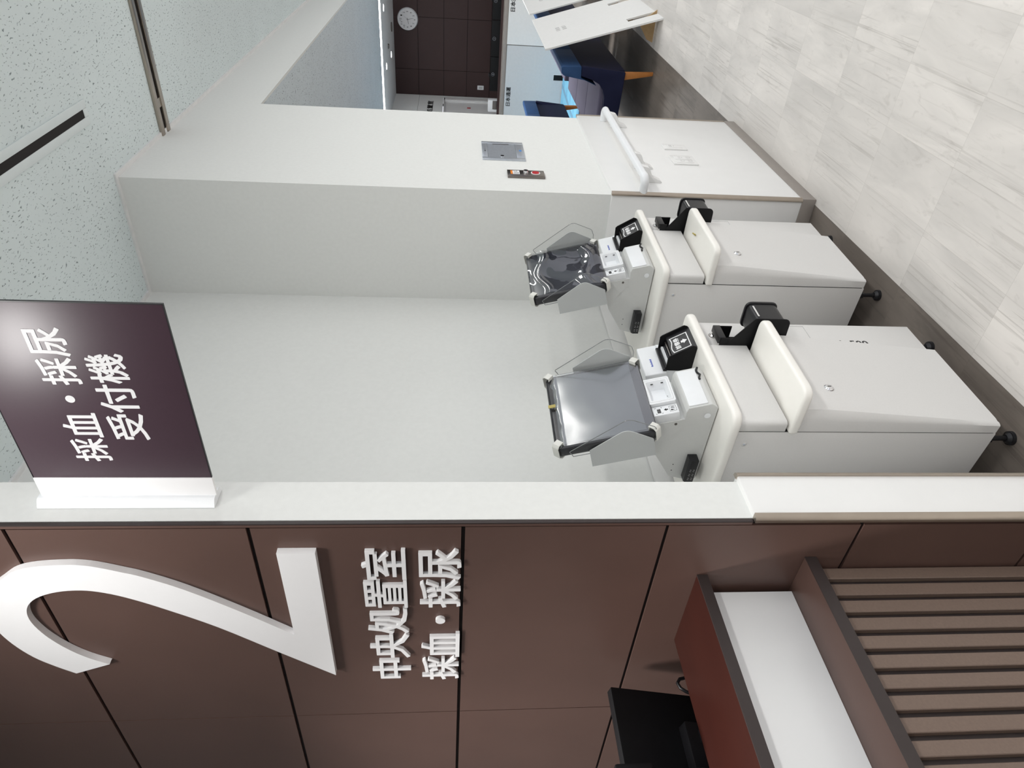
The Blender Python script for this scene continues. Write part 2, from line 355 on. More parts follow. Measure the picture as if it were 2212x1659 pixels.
# beam above the opening beside the pier, far ceilings
struct(BX(XPR, 13, YP, 1.134, 2.664, ZC), 'wall_header', M['wall'], smooth=False)
tr = MB().box(XPL-0.018, 13, YP-0.018, YP, ZC-0.008, ZC).box(XPL-0.018, XPL, YP, YB, ZC-0.008, ZC).box(1.123, XPL-0.018, YB-0.018, YB, ZC-0.008, ZC).box(1.105, 1.123, YP, YB, ZC-0.008, ZC)
struct(tr, 'trim_7', M['ceilw'], smooth=False)
struct(BX(XPR, 10.55, 1.134, 3.6, 2.664, 2.70), 'ceiling', M['ceilf'], smooth=False)
struct(BX(10.72, 13, 0.6, 3.6, 2.66, 2.70), 'ceiling', M['ceilw'], smooth=False)
struct(BX(10.55, 10.72, 1.134, 3.6, 2.74, 2.78), 'ceiling', M['ceilw'], smooth=False)
XF, YFW = 12.8, 3.32
fp = MB(); fz = [0, 0.62, 1.03, 1.431, 1.827, 2.261, 2.66]; fy = [0.4, 1.28, 2.09, 2.90, YFW]
for i in range(6):
    for j in range(4): fp.box(XF-0.01, XF, fy[j]+0.003, fy[j+1]-0.003, fz[i]+0.004, fz[i+1]-0.004)
struct(fp, 'wall_far', M['farbrown'], smooth=False)
struct(BX(XF, XF+0.1, -6, 3.5, 0, ZC), 'wall_far_backing', M['brownd'], smooth=False)
wl = MB(); xs_ = [4.1, 6.8, 9.3, 11.35]
wl.box(XPR, 10.95, YFW, YFW+0.1, 0, 2.66)
wl.box(10.95, 12.66, YFW, YFW+0.1, 1.84, 2.246).box(12.665, XF, YFW, YFW+0.1, 0, 2.246).box(10.95, XF, YFW, YFW+0.1, 2.25, 2.66)
struct(wl, 'wall_far_left', M['wall'], smooth=False)
d = struct(BX(10.97, 12.64, YFW+0.02, YFW+0.06, 0, 1.82), 'door_1', M['dado'], smooth=False)
MB().box(12.50, 12.64, YFW-0.012, YFW+0.02, 0, 1.82).box(10.97, 12.64, YFW-0.012, YFW+0.02, 1.80, 1.82).box(12.485, 12.50, YFW+0.0, YFW+0.021, 0, 1.80).build('door_frame', M['dado'], d, bevel=0.002)

# ================================================================== ceiling fittings
sl = empty('air_slot', 'long black air slot with pale frame let into the ceiling', 'air vent', (1.6, 0.835, ZC))
BX(-0.9, 1.14, -0.015, 0.015, -0.004, 0.0).build('slot', M['brownd'], sl)
MB().box(-0.9, 1.17, -0.045, -0.015, -0.006, 0).box(-0.9, 1.17, 0.015, 0.045, -0.006, 0).box(1.14, 1.17, -0.015, 0.015, -0.006, 0).build('frame', M['slotf'], sl, bevel=0.002)
ct = empty('ceiling_track', 'bronze twin channel track across the ceiling, ending at the pier', 'track', (3.43, -0.2, ZC))
MB().box(-0.052, -0.018, -3.5, 1.33, -0.014, 0).box(0.018, 0.052, -3.5, 1.33, -0.014, 0).build('rails', M['alu'], ct, bevel=0.002)
BX(-0.018, 0.018, -3.5, 1.33, -0.003, 0).build('channel', M['brownd'], ct)
BX(-0.018, 0.018, 1.16, 1.2, -0.010, -0.003).build('stopper', M['alu'], ct)
lt = empty('cove_light', 'bright white line of light let into the far ceiling', 'light', (10.63, 2.4, 2.74))
for y0, y1 in ((-1.05, -0.24), (-0.21, 1.0)): BX(-0.05, 0.05, y0, y1, -0.07, -0.02).build('lamp', M['led'], lt)
BX(-0.03, 0.03, -1.05, 1.0, -0.02, 0.0).build('housing', M['ceilw'], lt)
for k, (x, y) in enumerate(((11.165, 2.514), (12.04, 2.53), (11.09, 1.723))):
    dl = empty('downlight', ('downlight in the far white ceiling, nearest the line of light and left of the clock', 'downlight in the far white ceiling close to the brown wall', 'downlight in the far white ceiling towards the edge by the clock')[k], 'downlight', (x, y, 2.66), group='far downlights')
    MB().cyl((0, 0, -0.008), (0, 0, 1), 0.055, 0.008).build('ring', M['ceilw'], dl); MB().cyl((0, 0, -0.010), (0, 0, 1), 0.045, 0.004).build('lamp', M['lamp'], dl)
sd = empty('smoke_detector', 'small dark-centred detector on the far white ceiling', 'detector', (11.6, 2.324, 2.66))
MB().cyl((0, 0, -0.02), (0, 0, 1), 0.03, 0.02, r2=0.04).build('body', M['steeld'], sd)
tag(MB().cyl((12.31, 2.178, 2.645), (0, 0, 1), 0.07, 0.015).build('ceiling_speaker', M['steeld']), 'round grey grille on the far white ceiling beside the clock wall', 'speaker')

# ================================================================== lettering on the brown wall
two = [(1.272, 2.551), (1.244, 2.515), (1.230, 2.47), (1.225, 2.408), (1.228, 2.37), (1.237, 2.338), (1.252, 2.30), (1.269, 2.261), (1.316, 2.184), (1.40, 2.078), (1.494, 1.971)]
two += [(1.195, 1.971), (1.195, 1.890), (1.676, 1.890)]
two += [(1.568, 2.015), (1.458, 2.140), (1.386, 2.240), (1.345, 2.305), (1.322, 2.355), (1.312, 2.401), (1.317, 2.454), (1.338, 2.503), (1.372, 2.533), (1.416, 2.543), (1.465, 2.534), (1.510, 2.514), (1.548, 2.488), (1.578, 2.458), (1.603, 2.423)]
two += [(1.640, 2.511), (1.605, 2.550), (1.565, 2.585), (1.510, 2.612), (1.450, 2.626), (1.390, 2.624), (1.330, 2.603), (1.295, 2.577)]
corner = {10, 11, 12, 13, 28, 29}
def smooth_loop(pts, corner, n=4):
    out = []; L = len(pts)
    for i in range(L):
        a, b = i, (i+1) % L; p1, p2 = Vector(pts[a]), Vector(pts[b])
        p0 = Vector(pts[a-1]) if a not in corner else p1-(p2-p1)
        p3 = Vector(pts[(b+1) % L]) if b not in corner else p2+(p2-p1)
        if a in corner and b in corner: out.append(tuple(p1)); continue
        for k in range(n):
            t = k/n; out.append(tuple(0.5*((2*p1)+(p2-p0)*t+(2*p0-5*p1+4*p2-p3)*t*t+(3*p1-p0-3*p2+p3)*t**3)))
    return out
tag(MB().prism(smooth_loop(two, corner), 'x', XW-0.016, XW-0.0005).build('numeral_sign', M['white'], smooth=False), 'huge white raised numeral 2 on the brown panelled wall', 'number')
def wall_line(name, label, body, y_left, y_right, z0, z1):
    root = empty(name, label, 'lettering', (XW, y_left, z0)); n = len(body); p = (y_left-y_right)/n
    for i, ch in enumerate(body):
        y = y_left-p*i
        if ch == '・':
            MB().cyl((0, -(p*i+p/2), (z1-z0)*0.5), (-1, 0, 0), 0.0115, 0.008).build('dot', M['white'], root); continue
        narrow = 0.10 if ch in '中' else 0.015
        text('character', ch, M['white'], (XW, y-p*narrow, z0), (0, -1, 0), (0, 0, 1), p*(1-2*narrow), z1-z0, 0.008, 0.0011, root, off=(XW, y_left, z0))
    return root
wall_line('wall_lettering', 'upper line of white raised characters under the big numeral', '中央処置室', 1.722, 1.196, 1.700, 1.798)
wall_line('wall_lettering', 'lower line of white raised characters, with a dot in the middle, on the panel joint', '採血・採尿', 1.724, 1.198, 1.577, 1.672)

# ================================================================== projecting sign
sg = empty('projecting_sign', 'plum-coloured sign with white characters projecting from the white partition end', 'sign', (1.05, YP, 2.27))
so = (1.05, YP, 2.27)
BX(1.048, 1.052, 0.634, 1.047, 2.097, 2.445).build('panel', M['sign'], sg, so, bevel=0.0008)
MB().box(1.0478, 1.0520, 0.632, 0.634, 2.0955, 2.4465).box(1.0478, 1.0520, 0.634, 1.047, 2.0955, 2.097).box(1.0478, 1.0520, 0.634, 1.047, 2.445, 2.4465).build('edge', M['black'], sg, so)
BX(1.0465, 1.0545, 1.047, 1.0985, 2.0955, 2.4465).build('white_band', M['white'], sg, so, bevel=0.001)
MB().prism(round_poly([(1.036, 1.0975), (1.072, 1.0975), (1.082, YP-0.0005), (1.026, YP-0.0005)], [0.012, 0.012, 0.003, 0.003]), 'z', 2.098, 2.452).build('bracket', M['kwhite'], sg, so)
def sign_line(body, yl, yr, z0, z1):
    n = len(body); p = (yl-yr)/n
    for i, ch in enumerate(body):
        if ch == '・': MB().cyl((1.048, yl-p*(i+0.5), (z0+z1)/2), (-1, 0, 0), 0.0085, 0.0006).build('dot', M['print'], sg, so); continue
        text('character', ch, M['print'], (1.048, yl-p*(i+0.02), z0), (0, -1, 0), (0, 0, 1), p*0.96, z1-z0, 0.0006, 0.0011, sg, so)
sign_line('採血・採尿', 1.002, 0.682, 2.277, 2.345)
sign_line('受付機', 0.945, 0.736, 2.191, 2.260)

# ================================================================== reception counter on the brown wall
rc = empty('reception_counter', 'brown counter with white fascia and vertical slats against the brown wall', 'counter', (0.2, 1.45, 0))
ro = (0.2, 1.45, 0); XL, XRr = -0.9, XW-0.0005
BX(XL, XRr, 1.3065, 1.572, 0.9975, 1.0225).build('counter_top', M['desk'], rc, ro, bevel=0.001)
BX(XL, XRr, 1.304, 1.3065, 0.997, 1.023).build('top_edge', M['browne'], rc, ro)
BX(XL, XRr-0.012, 1.357, 1.372, 0.7785, 0.9970).build('fascia', M['wpanel'], rc, ro)
BX(XL, XRr, 1.2445, 1.40, 0.7505, 0.7780).build('ledge', M['brown'], rc, ro, bevel=0.001)
BX(XL, XRr, 1.242, 1.2445, 0.750, 0.7785).build('ledge_edge', M['browne'], rc, ro)
sp = MB(); x = 0.981
while x > XL+0.05:
    sp.box(x-0.0305, x, 1.281, 1.296, 0.02, 0.7505); x -= 0.0446
sp.build('slat_panel', M['slat'], rc, ro, bevel=0.0015, seg=1)
BX(XL, XRr, 1.296, 1.31, 0.0, 0.7505).build('panel_backing', M['browne'], rc, ro)
BX(XL, XRr-0.002, 1.372, 1.40, 0.0, 0.9970).build('carcass', M['browne'], rc, ro)
wd = empty('work_desk', 'dark desk behind the reception counter, carrying the monitor', 'desk', (0.2, 1.85, 0))
BX(XL, XRr, 1.585, 2.15, 0.70, 0.73).build('desk_top', M['desk'], wd, (0.2, 1.85, 0))
for xx in (XL, XRr-0.022): BX(xx, xx+0.02, 1.585, 2.15, 0.0, 0.70).build('side_panel', M['browne'], wd, (0.2, 1.85, 0))

# monitor behind the counter (seen from its back) and its neighbours
mo = empty('monitor', 'black monitor standing behind the reception counter, its back to us', 'monitor', (0.79, 1.83, 0.73), 0)
TM = Matrix.Rotation(R(14), 4, 'X')
def TMB(): m = MB(); m.T = TM; return m
TMB().prism(rrect(-0.245, 0.145, 0.155, 0.465, 0.004), 'y', -0.012, 0.012).build('screen_back', M['blackm'], mo, bevel=0.001)
TMB().prism(rrect(-0.19, 0.055, 0.11, 0.292, 0.006), 'y', -0.045, -0.012).build('rear_housing', M['black'], mo, bevel=0.002)
TMB().box(0.005, 0.034, -0.0465, -0.045, 0.252, 0.257).build('vent_slot', M['bezel'], mo)
BX(-0.1, -0.02, -0.075, -0.045, 0.0, 0.14).build('stand_neck', M['black'], mo)
BX(-0.17, 0.05, -0.1, 0.09, 0.0, 0.012).build('stand_base', M['black'], mo, bevel=0.003)
wc = empty('webcam', 'small black webcam perched beside the top edge of the monitor', 'webcam', (0.680, 1.640, 0.735))
MB().tube([(0, 0, 0), (0, 0, 0.40)], 0.007).build('stand', M['blackm'], wc)
MB().cyl((0, 0, 0), (0, 0, 1), 0.04, 0.01).build('foot', M['blackm'], wc)
BX(-0.035, 0.022, -0.03, 0.02, 0.40, 0.49).build('body', M['blackm'], wc, bevel=0.006)
cb = MB().tube([(0.955, 1.72, 0.735), (0.957, 1.71, 0.90), (0.955, 1.705, 0.968), (0.948, 1.70, 0.990), (0.936, 1.698, 0.999), (0.922, 1.697, 0.995), (0.911, 1.697, 0.982), (0.904, 1.697, 0.962), (0.897, 1.70, 0.90), (0.89, 1.71, 0.735)], 0.0045)
tag(cb.build('cable', M['black']), 'black cable looping up behind the counter top beside the brown wall', 'cable')
cb = MB().tube([(0.716, 1.700, 0.735), (0.716, 1.69, 1.00), (0.712, 1.687, 1.08), (0.698, 1.685, 1.126), (0.676, 1.685, 1.141), (0.652, 1.685, 1.130), (0.635, 1.687, 1.08), (0.630, 1.69, 0.95), (0.628, 1.70, 0.735)], 0.0028)
tag(cb.build('cable', M['steeld']), 'thin grey cable arching in front of the monitor back near the webcam', 'cable')

# ================================================================== fittings on the pier
hr = empty('handrail', 'white wall handrail with curved end on the pier dado', 'handrail', (3.4, YP-DP, 0.785)); ho = (3.4, YP-DP, 0.785); yr = 1.040; zr = 0.784
MB().tube([(2.880, yr, zr), (3.870, yr, zr)], 0.0175, 20).build('rail', M['kwhite'], hr, ho)
def arc_end(x0, sgn):
    pts = [(x0, yr, zr)]
    for a in range(15, 91, 15): pts.append((x0+sgn*0.028*math.sin(R(a)), yr+0.028-0.028*math.cos(R(a)), zr))
    pts.append((x0+sgn*0.028, YP-DP-0.0005, zr)); return pts
for x0, sg_ in ((2.880, -1), (3.870, 1)): MB().tube(arc_end(x0, sg_), 0.0185, 20).build('end_cap', M['kwhite'], hr, ho)
for xb in (2.99, 3.165, 3.80):
    b = MB(); pf = round_poly([(YP-DP, zr-0.020), (YP-DP, zr-0.115), (YP-DP-0.010, zr-0.108), (YP-DP-0.026, zr-0.066), (yr-0.004, zr-0.046), (yr-0.010, zr-0.014), (yr+0.010, zr-0.014), (yr+0.016, zr-0.034), (YP-DP-0.018, zr-0.042)], [0, 0.004, 0.02, 0.03, 0.02, 0.003, 0.003, 0.012, 0.012])
    b.prism(pf, 'x', xb-0.018, xb+0.018); b.build('bracket', M['dado'], hr, ho, bevel=0.002)
ap = empty('wall_access_panel', 'square brushed-steel access panel high on the white pier', 'access panel', (3.355, YP, 1.37)); ao = (3.355, YP, 1.37)
MB().box(3.226, 3.258, YP-0.006, YP, 1.268, 1.474).box(3.453, 3.485, YP-0.006, YP, 1.268, 1.474).box(3.258, 3.453, YP-0.006, YP, 1.448, 1.474).box(3.258, 3.453, YP-0.006, YP, 1.268, 1.308).build('frame', M['steel'], ap, ao, bevel=0.001)
BX(3.2595, 3.4515, YP-0.004, YP, 1.3095, 1.4465).build('door', M['steel'], ap, ao)
BX(3.4465, 3.4515, YP-0.005, YP-0.004, 1.338, 1.42).build('hinge', M['steeld'], ap, ao)
MB().cyl((3.272, YP-0.009, 1.379), (0, 1, 0), 0.009, 0.006).build('lock', M['chrome'], ap, ao)
BX(3.352, 3.367, YP-0.0065, YP-0.006, 1.280, 1.292).build('sticker', M['blue_st'], ap, ao)
text('maker_mark', '●━', M['ink'], (3.335, YP-0.006, 1.456), (1, 0, 0), (0, 0, 1), 0.036, 0.006, 0.0004, 0.0, ap, ao)
sw = empty('shutter_switch', 'narrow steel switch plate with round red button on the white pier', 'switch', (3.06, YP, 1.28)); wo = (3.06, YP, 1.28)
BX(3.004, 3.083, YP-0.0105, YP, 1.198, 1.367).build('plate', M['steeld'], sw, wo, bevel=0.0015)
BX(3.010, 3.077, YP-0.0115, YP-0.0105, 1.205, 1.360).build('face', M['steeld'], sw, wo, bevel=0.0007)
BX(3.026, 3.070, YP-0.0121, YP-0.0115, 1.343, 1.353).build('label_header', M['orange'], sw, wo)
lb = BX(3.026, 3.070, YP-0.0120, YP-0.0115, 1.312, 1.343).build('label', M['white'], sw, wo)
for zz, x1 in ((1.336, 3.066), (1.330, 3.060), (1.324, 3.066), (1.318, 3.052)): BX(3.030, x1, YP-0.0124, YP-0.0120, zz-0.001, zz+0.001).build('print', M['ink'], lb, wo)
MB().cyl((3.046, YP-0.0235, 1.284), (0, 1, 0), 0.0105, 0.012, r2=0.012).build('key_switch', M['chrome'], sw, wo)
MB().cyl((3.046, YP-0.0130, 1.239), (0, 1, 0), 0.021, 0.0015).build('button_ring', M['white'], sw, wo)
MB().cyl((3.046, YP-0.0150, 1.239), (0, 1, 0), 0.0165, 0.0035).build('button', M['red'], sw, wo)
def socket(x0, x1, z0, z1, label, kind):
    y = YP-DP; r = empty('wall_socket', label, 'socket', ((x0+x1)/2, y, (z0+z1)/2)); of = ((x0+x1)/2, y, (z0+z1)/2)
    MB().prism(rrect(x0, x1, z0, z1, 0.004), 'y', y-0.007, y).build('plate', M['dado'], r, of, bevel=0.0012)
    if kind == 1:
        m_ = BX(x0+0.02, x1-0.02, y-0.0085, y-0.007, z0+0.02, z1-0.02).build('insert', M['dado'], r, of, bevel=0.0008)
        MB().box(x0+0.03, x0+0.036, y-0.0088, y-0.0085, z1-0.045, z1-0.030).box(x0+0.045, x0+0.051, y-0.0088, y-0.0085, z1-0.045, z1-0.030).cyl((x0+0.04, y-0.0088, z1-0.055), (0, 1, 0), 0.003, 0.0003).build('outlet', M['grey_ink'], r, of)
    else:
        for cx in (x0+0.038, x1-0.038):
            BX(cx-0.02, cx+0.02, y-0.0085, y-0.007, z0+0.018, z1-0.018).build('insert', M['dado'], r, of, bevel=0.0008)
            for cz in (z0+0.038, z1-0.045):
                MB().box(cx-0.008, cx-0.0055, y-0.0088, y-0.0085, cz-0.006, cz+0.006).box(cx+0.0055, cx+0.008, y-0.0088, y-0.0085, cz-0.006, cz+0.006).cyl((cx, y-0.0088, cz-0.013), (0, 1, 0), 0.0028, 0.0003).build('outlet', M['grey_ink'], r, of)
socket(3.440, 3.515, 0.425, 0.545, 'narrower white socket plate low on the pier dado, further from the kiosks', 1)
socket(3.222, 3.345, 0.428, 0.550, 'wider white double socket plate low on the pier dado, nearer the kiosks', 2)

# ================================================================== kiosks
KROT = R(-2.2)
K1, K2 = (1.354, 1.180, 0.0), (2.151, 1.168, 0.0)
def kpos(b, K=K1):
    c, s = math.cos(KROT), math.sin(KROT); return (K[0]+c*b[0]-s*b[1], K[1]+s*b[0]+c*b[1], K[2]+b[2])
def kthing(name, label, cat, b, group=None): return empty(name, label, cat, kpos(b), KROT, group), b
KT = []      # (root, base) pairs to repeat for the second kiosk

# --- cabinet
k, b = kthing('reception_kiosk', 'light grey kiosk cabinet on black feet, the nearer one beside the partition', 'kiosk', (0, 0, 0), 'grey self-service kiosks'); KT.append((k, b, 'light grey kiosk cabinet on black feet, the further one beside the pier'))
BX(0, 0.495, 0.001, 0.42, 0.087, 0.834).build('cabinet', M['kgrey'], k, b, bevel=0.003)
MB().box(0.352, 0.494, -0.019, 0.001, 0.098, 0.832).build('front_strip', M['kgrey'], k, b, bevel=0.0015)
BX(0.002, 0.346, -0.003, 0.001, 0.096, 0.832).build('seam_shade', M['blackm'], k, b)  # black strip standing in for shade in the door and drawer seams
g = MB()
for q in ((0.378, 0.380, 0.465, 0.592), (0.482, 0.484, 0.465, 0.592)): g.box(q[0], q[1], -0.0194, -0.019, q[2], q[3])
g.box(0.378, 0.484, -0.0194, -0.019, 0.464, 0.4655); g.build('hatch_outline', M['grey_ink'], k, b)
text('model_lettering', 'L-500', M['ink'], (0.384, -0.019, 0.373), (0, 0, -1), (1, 0, 0), 0.092, 0.024, 0.0004, 0.0008, k, b)
dr = MB().prism(round_poly([(-0.002, -0.003), (-0.002, -0.036), (0.349, -0.036), (0.349, -0.003)], [0.0, 0.014, 0.003, 0.0]), 'z', 0.703, 0.833); dr.build('drawer', M['kgrey'], k, b, bevel=0.002)
ty = MB().prism(round_poly([(-0.011, 0.0), (-0.011, -0.150), (0.338, -0.150), (0.338, 0.0)], [0.0, 0.034, 0.034, 0.0], 8), 'z', 0.670, 0.696); ty.build('tray', M['kcream'], k, b, bevel=0.008, seg=4)
# door: deeper at the top, soft front-left edge
prof = []
NZ = 14
dv = []; 
def door_sec(z):
    t = (z-0.092)/(0.668-0.092); t = max(0, min(1, t)); yf = -(0.034+0.045*min(1.0, t*1.12)); sx = 0.004+0.026*t
    return [(-0.001, -0.003), (-0.001, yf+sx*1.4), (0.002, yf+sx*0.75), (0.008+sx*0.15, yf+sx*0.22), (0.014+sx*0.4, yf+0.002), (0.022+sx*0.8, yf), (0.345, yf), (0.3475, yf+0.003), (0.3475, -0.003)]
secs = [[(p[0], p[1], 0.092+(0.668-0.092)*i/NZ) for p in door_sec(0.092+(0.668-0.092)*i/NZ)] for i in range(NZ+1)]
dm = MB(); n_ = len(secs[0]); dm.add([p for s_ in secs for p in s_], [(i*n_+j, i*n_+j+1, (i+1)*n_+j+1, (i+1)*n_+j) for i in range(NZ) for j in range(n_-1)]+[(i*n_+n_-1, i*n_, (i+1)*n_, (i+1)*n_+n_-1) for i in range(NZ)]+[tuple(range(n_)), tuple(NZ*n_+j for j in range(n_))])
dm.build('door', M['kgrey'], k, b)
tb = MB().prism(rrect(-0.013, 0.502, -0.062, 0.44, 0.040, 8), 'z', 0.834, 0.861); tb.build('top_board', M['kcream'], k, b, bevel=0.010, seg=4)
def lock(x, y, z, r, parent, off):
    l = MB().cyl((x, y, z), (0, -1, 0), r, 0.0035, 28).cyl((x, y-0.0035, z), (0, -1, 0), r, 0.004, 28, r*0.72).build('lock', M['chrome'], parent, off)
    BX(x-r*0.10, x+r*0.10, y-0.0079, y-0.0075, z-r*0.40, z+r*0.40).build('keyhole', M['ink'], l, off)
    MB().cyl((x, y, z), (0, -1, 0), r*1.08, 0.0012, 28).build('lock_rim', M['steeld'], l, off)
    return l
lock(0.422, -0.019, 0.785, 0.0125, k, b)
lock(0.100, -0.074, 0.562, 0.0130, k, b)
MB().cyl((0.0, 0.047, 0.803), (-1, 0, 0), 0.0085, 0.0012, 24, 0.006).build('screw_rim', M['kgrey'], k, b)
MB().cyl((-0.001, 0.047, 0.803), (-1, 0, 0), 0.0042, 0.0015, 16, 0.003).build('screw', M['steel'], k, b)
for fx, fy_ in ((0.028, 0.045), (0.467, 0.045), (0.028, 0.36), (0.467, 0.36)):
    ft = MB().cyl((fx, fy_, 0), (0, 0, 1), 0.021, 0.010, 24, 0.020).cyl((fx, fy_, 0.010), (0, 0, 1), 0.017, 0.010, 24, 0.011).cyl((fx, fy_, 0.020), (0, 0, 1), 0.0075, 0.05).cyl((fx, fy_, 0.066), (0, 0, 1), 0.014, 0.021, 6)
    ft.build('foot', M['black'], k, b)
# cane holder at the right of the tray
cz = MB().prism(round_poly([(-0.019, 0.770), (-0.036, 0.772), (-0.134, 0.702), (-0.134, 0.592), (-0.019, 0.588)], [0.0, 0.003, 0.006, 0.022, 0], 5), 'x', 0.3485, 0.3515)
hd = cz.build('cane_holder', M['blackm'], k, b, bevel=0.0006, seg=1)
def tubebox(x0, x1, y0, y1, z0, z1, r, t):
    o_ = rrect(y0, y1, z0, z1, r, 5); i_ = rrect(y0+t, y1-t, z0+t, z1-t, max(r-t, 0.002), 5); n = len(o_); m = MB()
    vs = [(x0, *p) for p in o_]+[(x0, *p) for p in i_]+[(x1, *p) for p in o_]+[(x1, *p) for p in i_]
    fs = []
    for i in range(n):
        j = (i+1) % n; fs += [(i, j, n+j, n+i), (2*n+i, 2*n+j, 3*n+j, 3*n+i), (i, 2*n+i, 2*n+j, j), (n+i, n+j, 3*n+j, 3*n+i)]
    return m.add(vs, fs)
tubebox(0.3515, 0.438, -0.132, -0.050, 0.604, 0.698, 0.020, 0.004).build('holder_tube', M['black'], hd, (0, 0, 0))
tubebox(0.434, 0.443, -0.136, -0.046, 0.600, 0.703, 0.022, 0.007).build('holder_rim', M['black'], hd, (0, 0, 0), bevel=0.002)
BX(0.366, 0.422, -0.1328, -0.132, 0.684, 0.689).build('label_strip', M['kgrey'], hd, (0, 0, 0))
BX(0.3515, 0.418, -0.062, -0.040, 0.774, 0.796).build('hook_bar', M['black'], hd, (0, 0, 0), bevel=0.001)
BX(0.3485, 0.3525, -0.060, -0.019, 0.765, 0.790).build('hook_arm', M['blackm'], hd, (0, 0, 0))
BX(0.414, 0.418, -0.060, -0.019, 0.735, 0.790).build('hook_arm', M['blackm'], hd, (0, 0, 0))
BX(0.3515, 0.414, -0.0215, -0.019, 0.60, 0.765).build('back_plate', M['blackm'], hd, (0, 0, 0))

# --- terminal housing on the top board
k, b = kthing('terminal_housing', 'grey sheet-metal housing with white sloped front on the nearer kiosk', 'terminal', (0.168, 0.12, 0.861), 'terminal housings on the kiosks'); KT.append((k, b, 'grey sheet-metal housing with white sloped front on the further kiosk'))
hp = round_poly([(-0.010, 0.864), (-0.024, 0.884), (-0.007, 0.946), (0.008, 0.951), (0.034, 0.950), (0.034, 0.960), (0.052, 1.027), (0.110, 1.030), (0.172, 1.009), (0.266, 0.948), (0.278, 0.905), (0.276, 0.864)], [0.003, 0.008, 0.004, 0.004, 0.002, 0.004, 0.004, 0.01, 0.02, 0.02, 0.006, 0.0], 4)
MB().prism(hp, 'x', 0.086, 0.252).build('body', M['khouse'], k, b, bevel=0.0012, seg=1)
MB().prism(rrect(0.095, 0.250, -0.005, 0.270, 0.01), 'z', 0.861, 0.864).build('base_shade_strip', M['blackm'], k, b)  # black plate standing in for the shadow gap under the housing
def sloped(x0, x1, t0, t1, th, p0=(-0.024, 0.884), p1=(-0.007, 0.946)):
    """box on the sloped front: t along the slope, th proud of it"""
    dy, dz = p1[0]-p0[0], p1[1]-p0[1]; l = math.hypot(dy, dz); ny, nz = -dz/l, dy/l
    q = [(p0[0]+dy*t0, p0[1]+dz*t0), (p0[0]+dy*t1, p0[1]+dz*t1)]
    return MB().prism([q[0], (q[0][0]+ny*th, q[0][1]+nz*th), (q[1][0]+ny*th, q[1][1]+nz*th), q[1]], 'x', x0, x1)
sloped(0.092, 0.243, 0.16, 0.98, 0.0035).build('front_cover', M['kwhite'], k, b, bevel=0.001)
dy, dz = 0.017, 0.062
wv = MB().tube([(0.247-0.052*t/8, -0.0235+dy*(0.02+0.10*abs(math.sin(t*0.62)))*0.9-0.003, 0.884+dz*(0.02+0.10*abs(math.sin(t*0.62)))) for t in range(9)], 0.0032, 8); wv.build('finger_slot', M['black'], k, b)
MB().prism(round_poly([(0.034, 0.957), (0.053, 1.029), (0.130, 1.030), (0.112, 0.985), (0.060, 0.950)], [0.002, 0.002, 0.01, 0.03, 0.012]), 'x', 0.0838, 0.086).build('side_bracket', M['khouse'], k, b)
MB().cyl((0.0845, 0.018, 0.889), (-1, 0, 0), 0.0092, 0.0006).build('round_sticker', M['kwhite'], k, b)
MB().cyl((0.0842, 0.050, 0.973), (-1, 0, 0), 0.0042, 0.0012).build('bolt', M['steeld'], k, b)
for yy in (0.215, 0.240): MB().cyl((0.0862, yy, 0.945), (-1, 0, 0), 0.0018, 0.0006).build('screw_hole', M['ink'], k, b)
BX(0.13, 0.21, 0.085, 0.125, 1.02, 1.13).build('screen_arm', M['khouse'], k, b)
# power strip stuck to its side
k, b = kthing('power_strip', 'small black multi-socket on the side of the nearer grey housing', 'power strip', (0.07, 0.22, 0.883), 'power strips on the housings'); KT.append((k, b, 'small black multi-socket on the side of the further grey housing'))
MB().prism([(0.056, 0.883), (0.056, 0.905), (0.062, 0.911), (0.0855, 0.911), (0.0855, 0.883)], 'y', 0.171, 0.262).build('body', M['black'], k, b, bevel=0.001)
for yy in (0.212, 0.229, 0.246):
    MB().box(0.0556, 0.056, yy-0.004, yy-0.0025, 0.888, 0.893).box(0.0556, 0.056, yy-0.004, yy-0.0025, 0.898, 0.903).build('outlet', M['grey_ink'], k, b)
    MB().box(0.0556, 0.056, yy+0.0025, yy+0.004, 0.888, 0.893).box(0.0556, 0.056, yy+0.0025, yy+0.004, 0.898, 0.903).build('outlet', M['grey_ink'], k, b)

# --- tilted frame helper
TL = R(15.5)
def tilt_T(P0, yaw=0.0):
    a = Vector((math.cos(yaw), math.sin(yaw), 0)); up = Vector((-math.sin(yaw)*math.sin(TL), math.cos(yaw)*math.sin(TL), math.cos(TL))); n = a.cross(up)   # n points out to the viewer (-y, +z)
    if n.y > 0: n = -n
    return Matrix(((a.x, up.x, n.x, P0[0]), (a.y, up.y, n.y, P0[1]), (a.z, up.z, n.z, P0[2]), (0, 0, 0, 1))), a, up, n
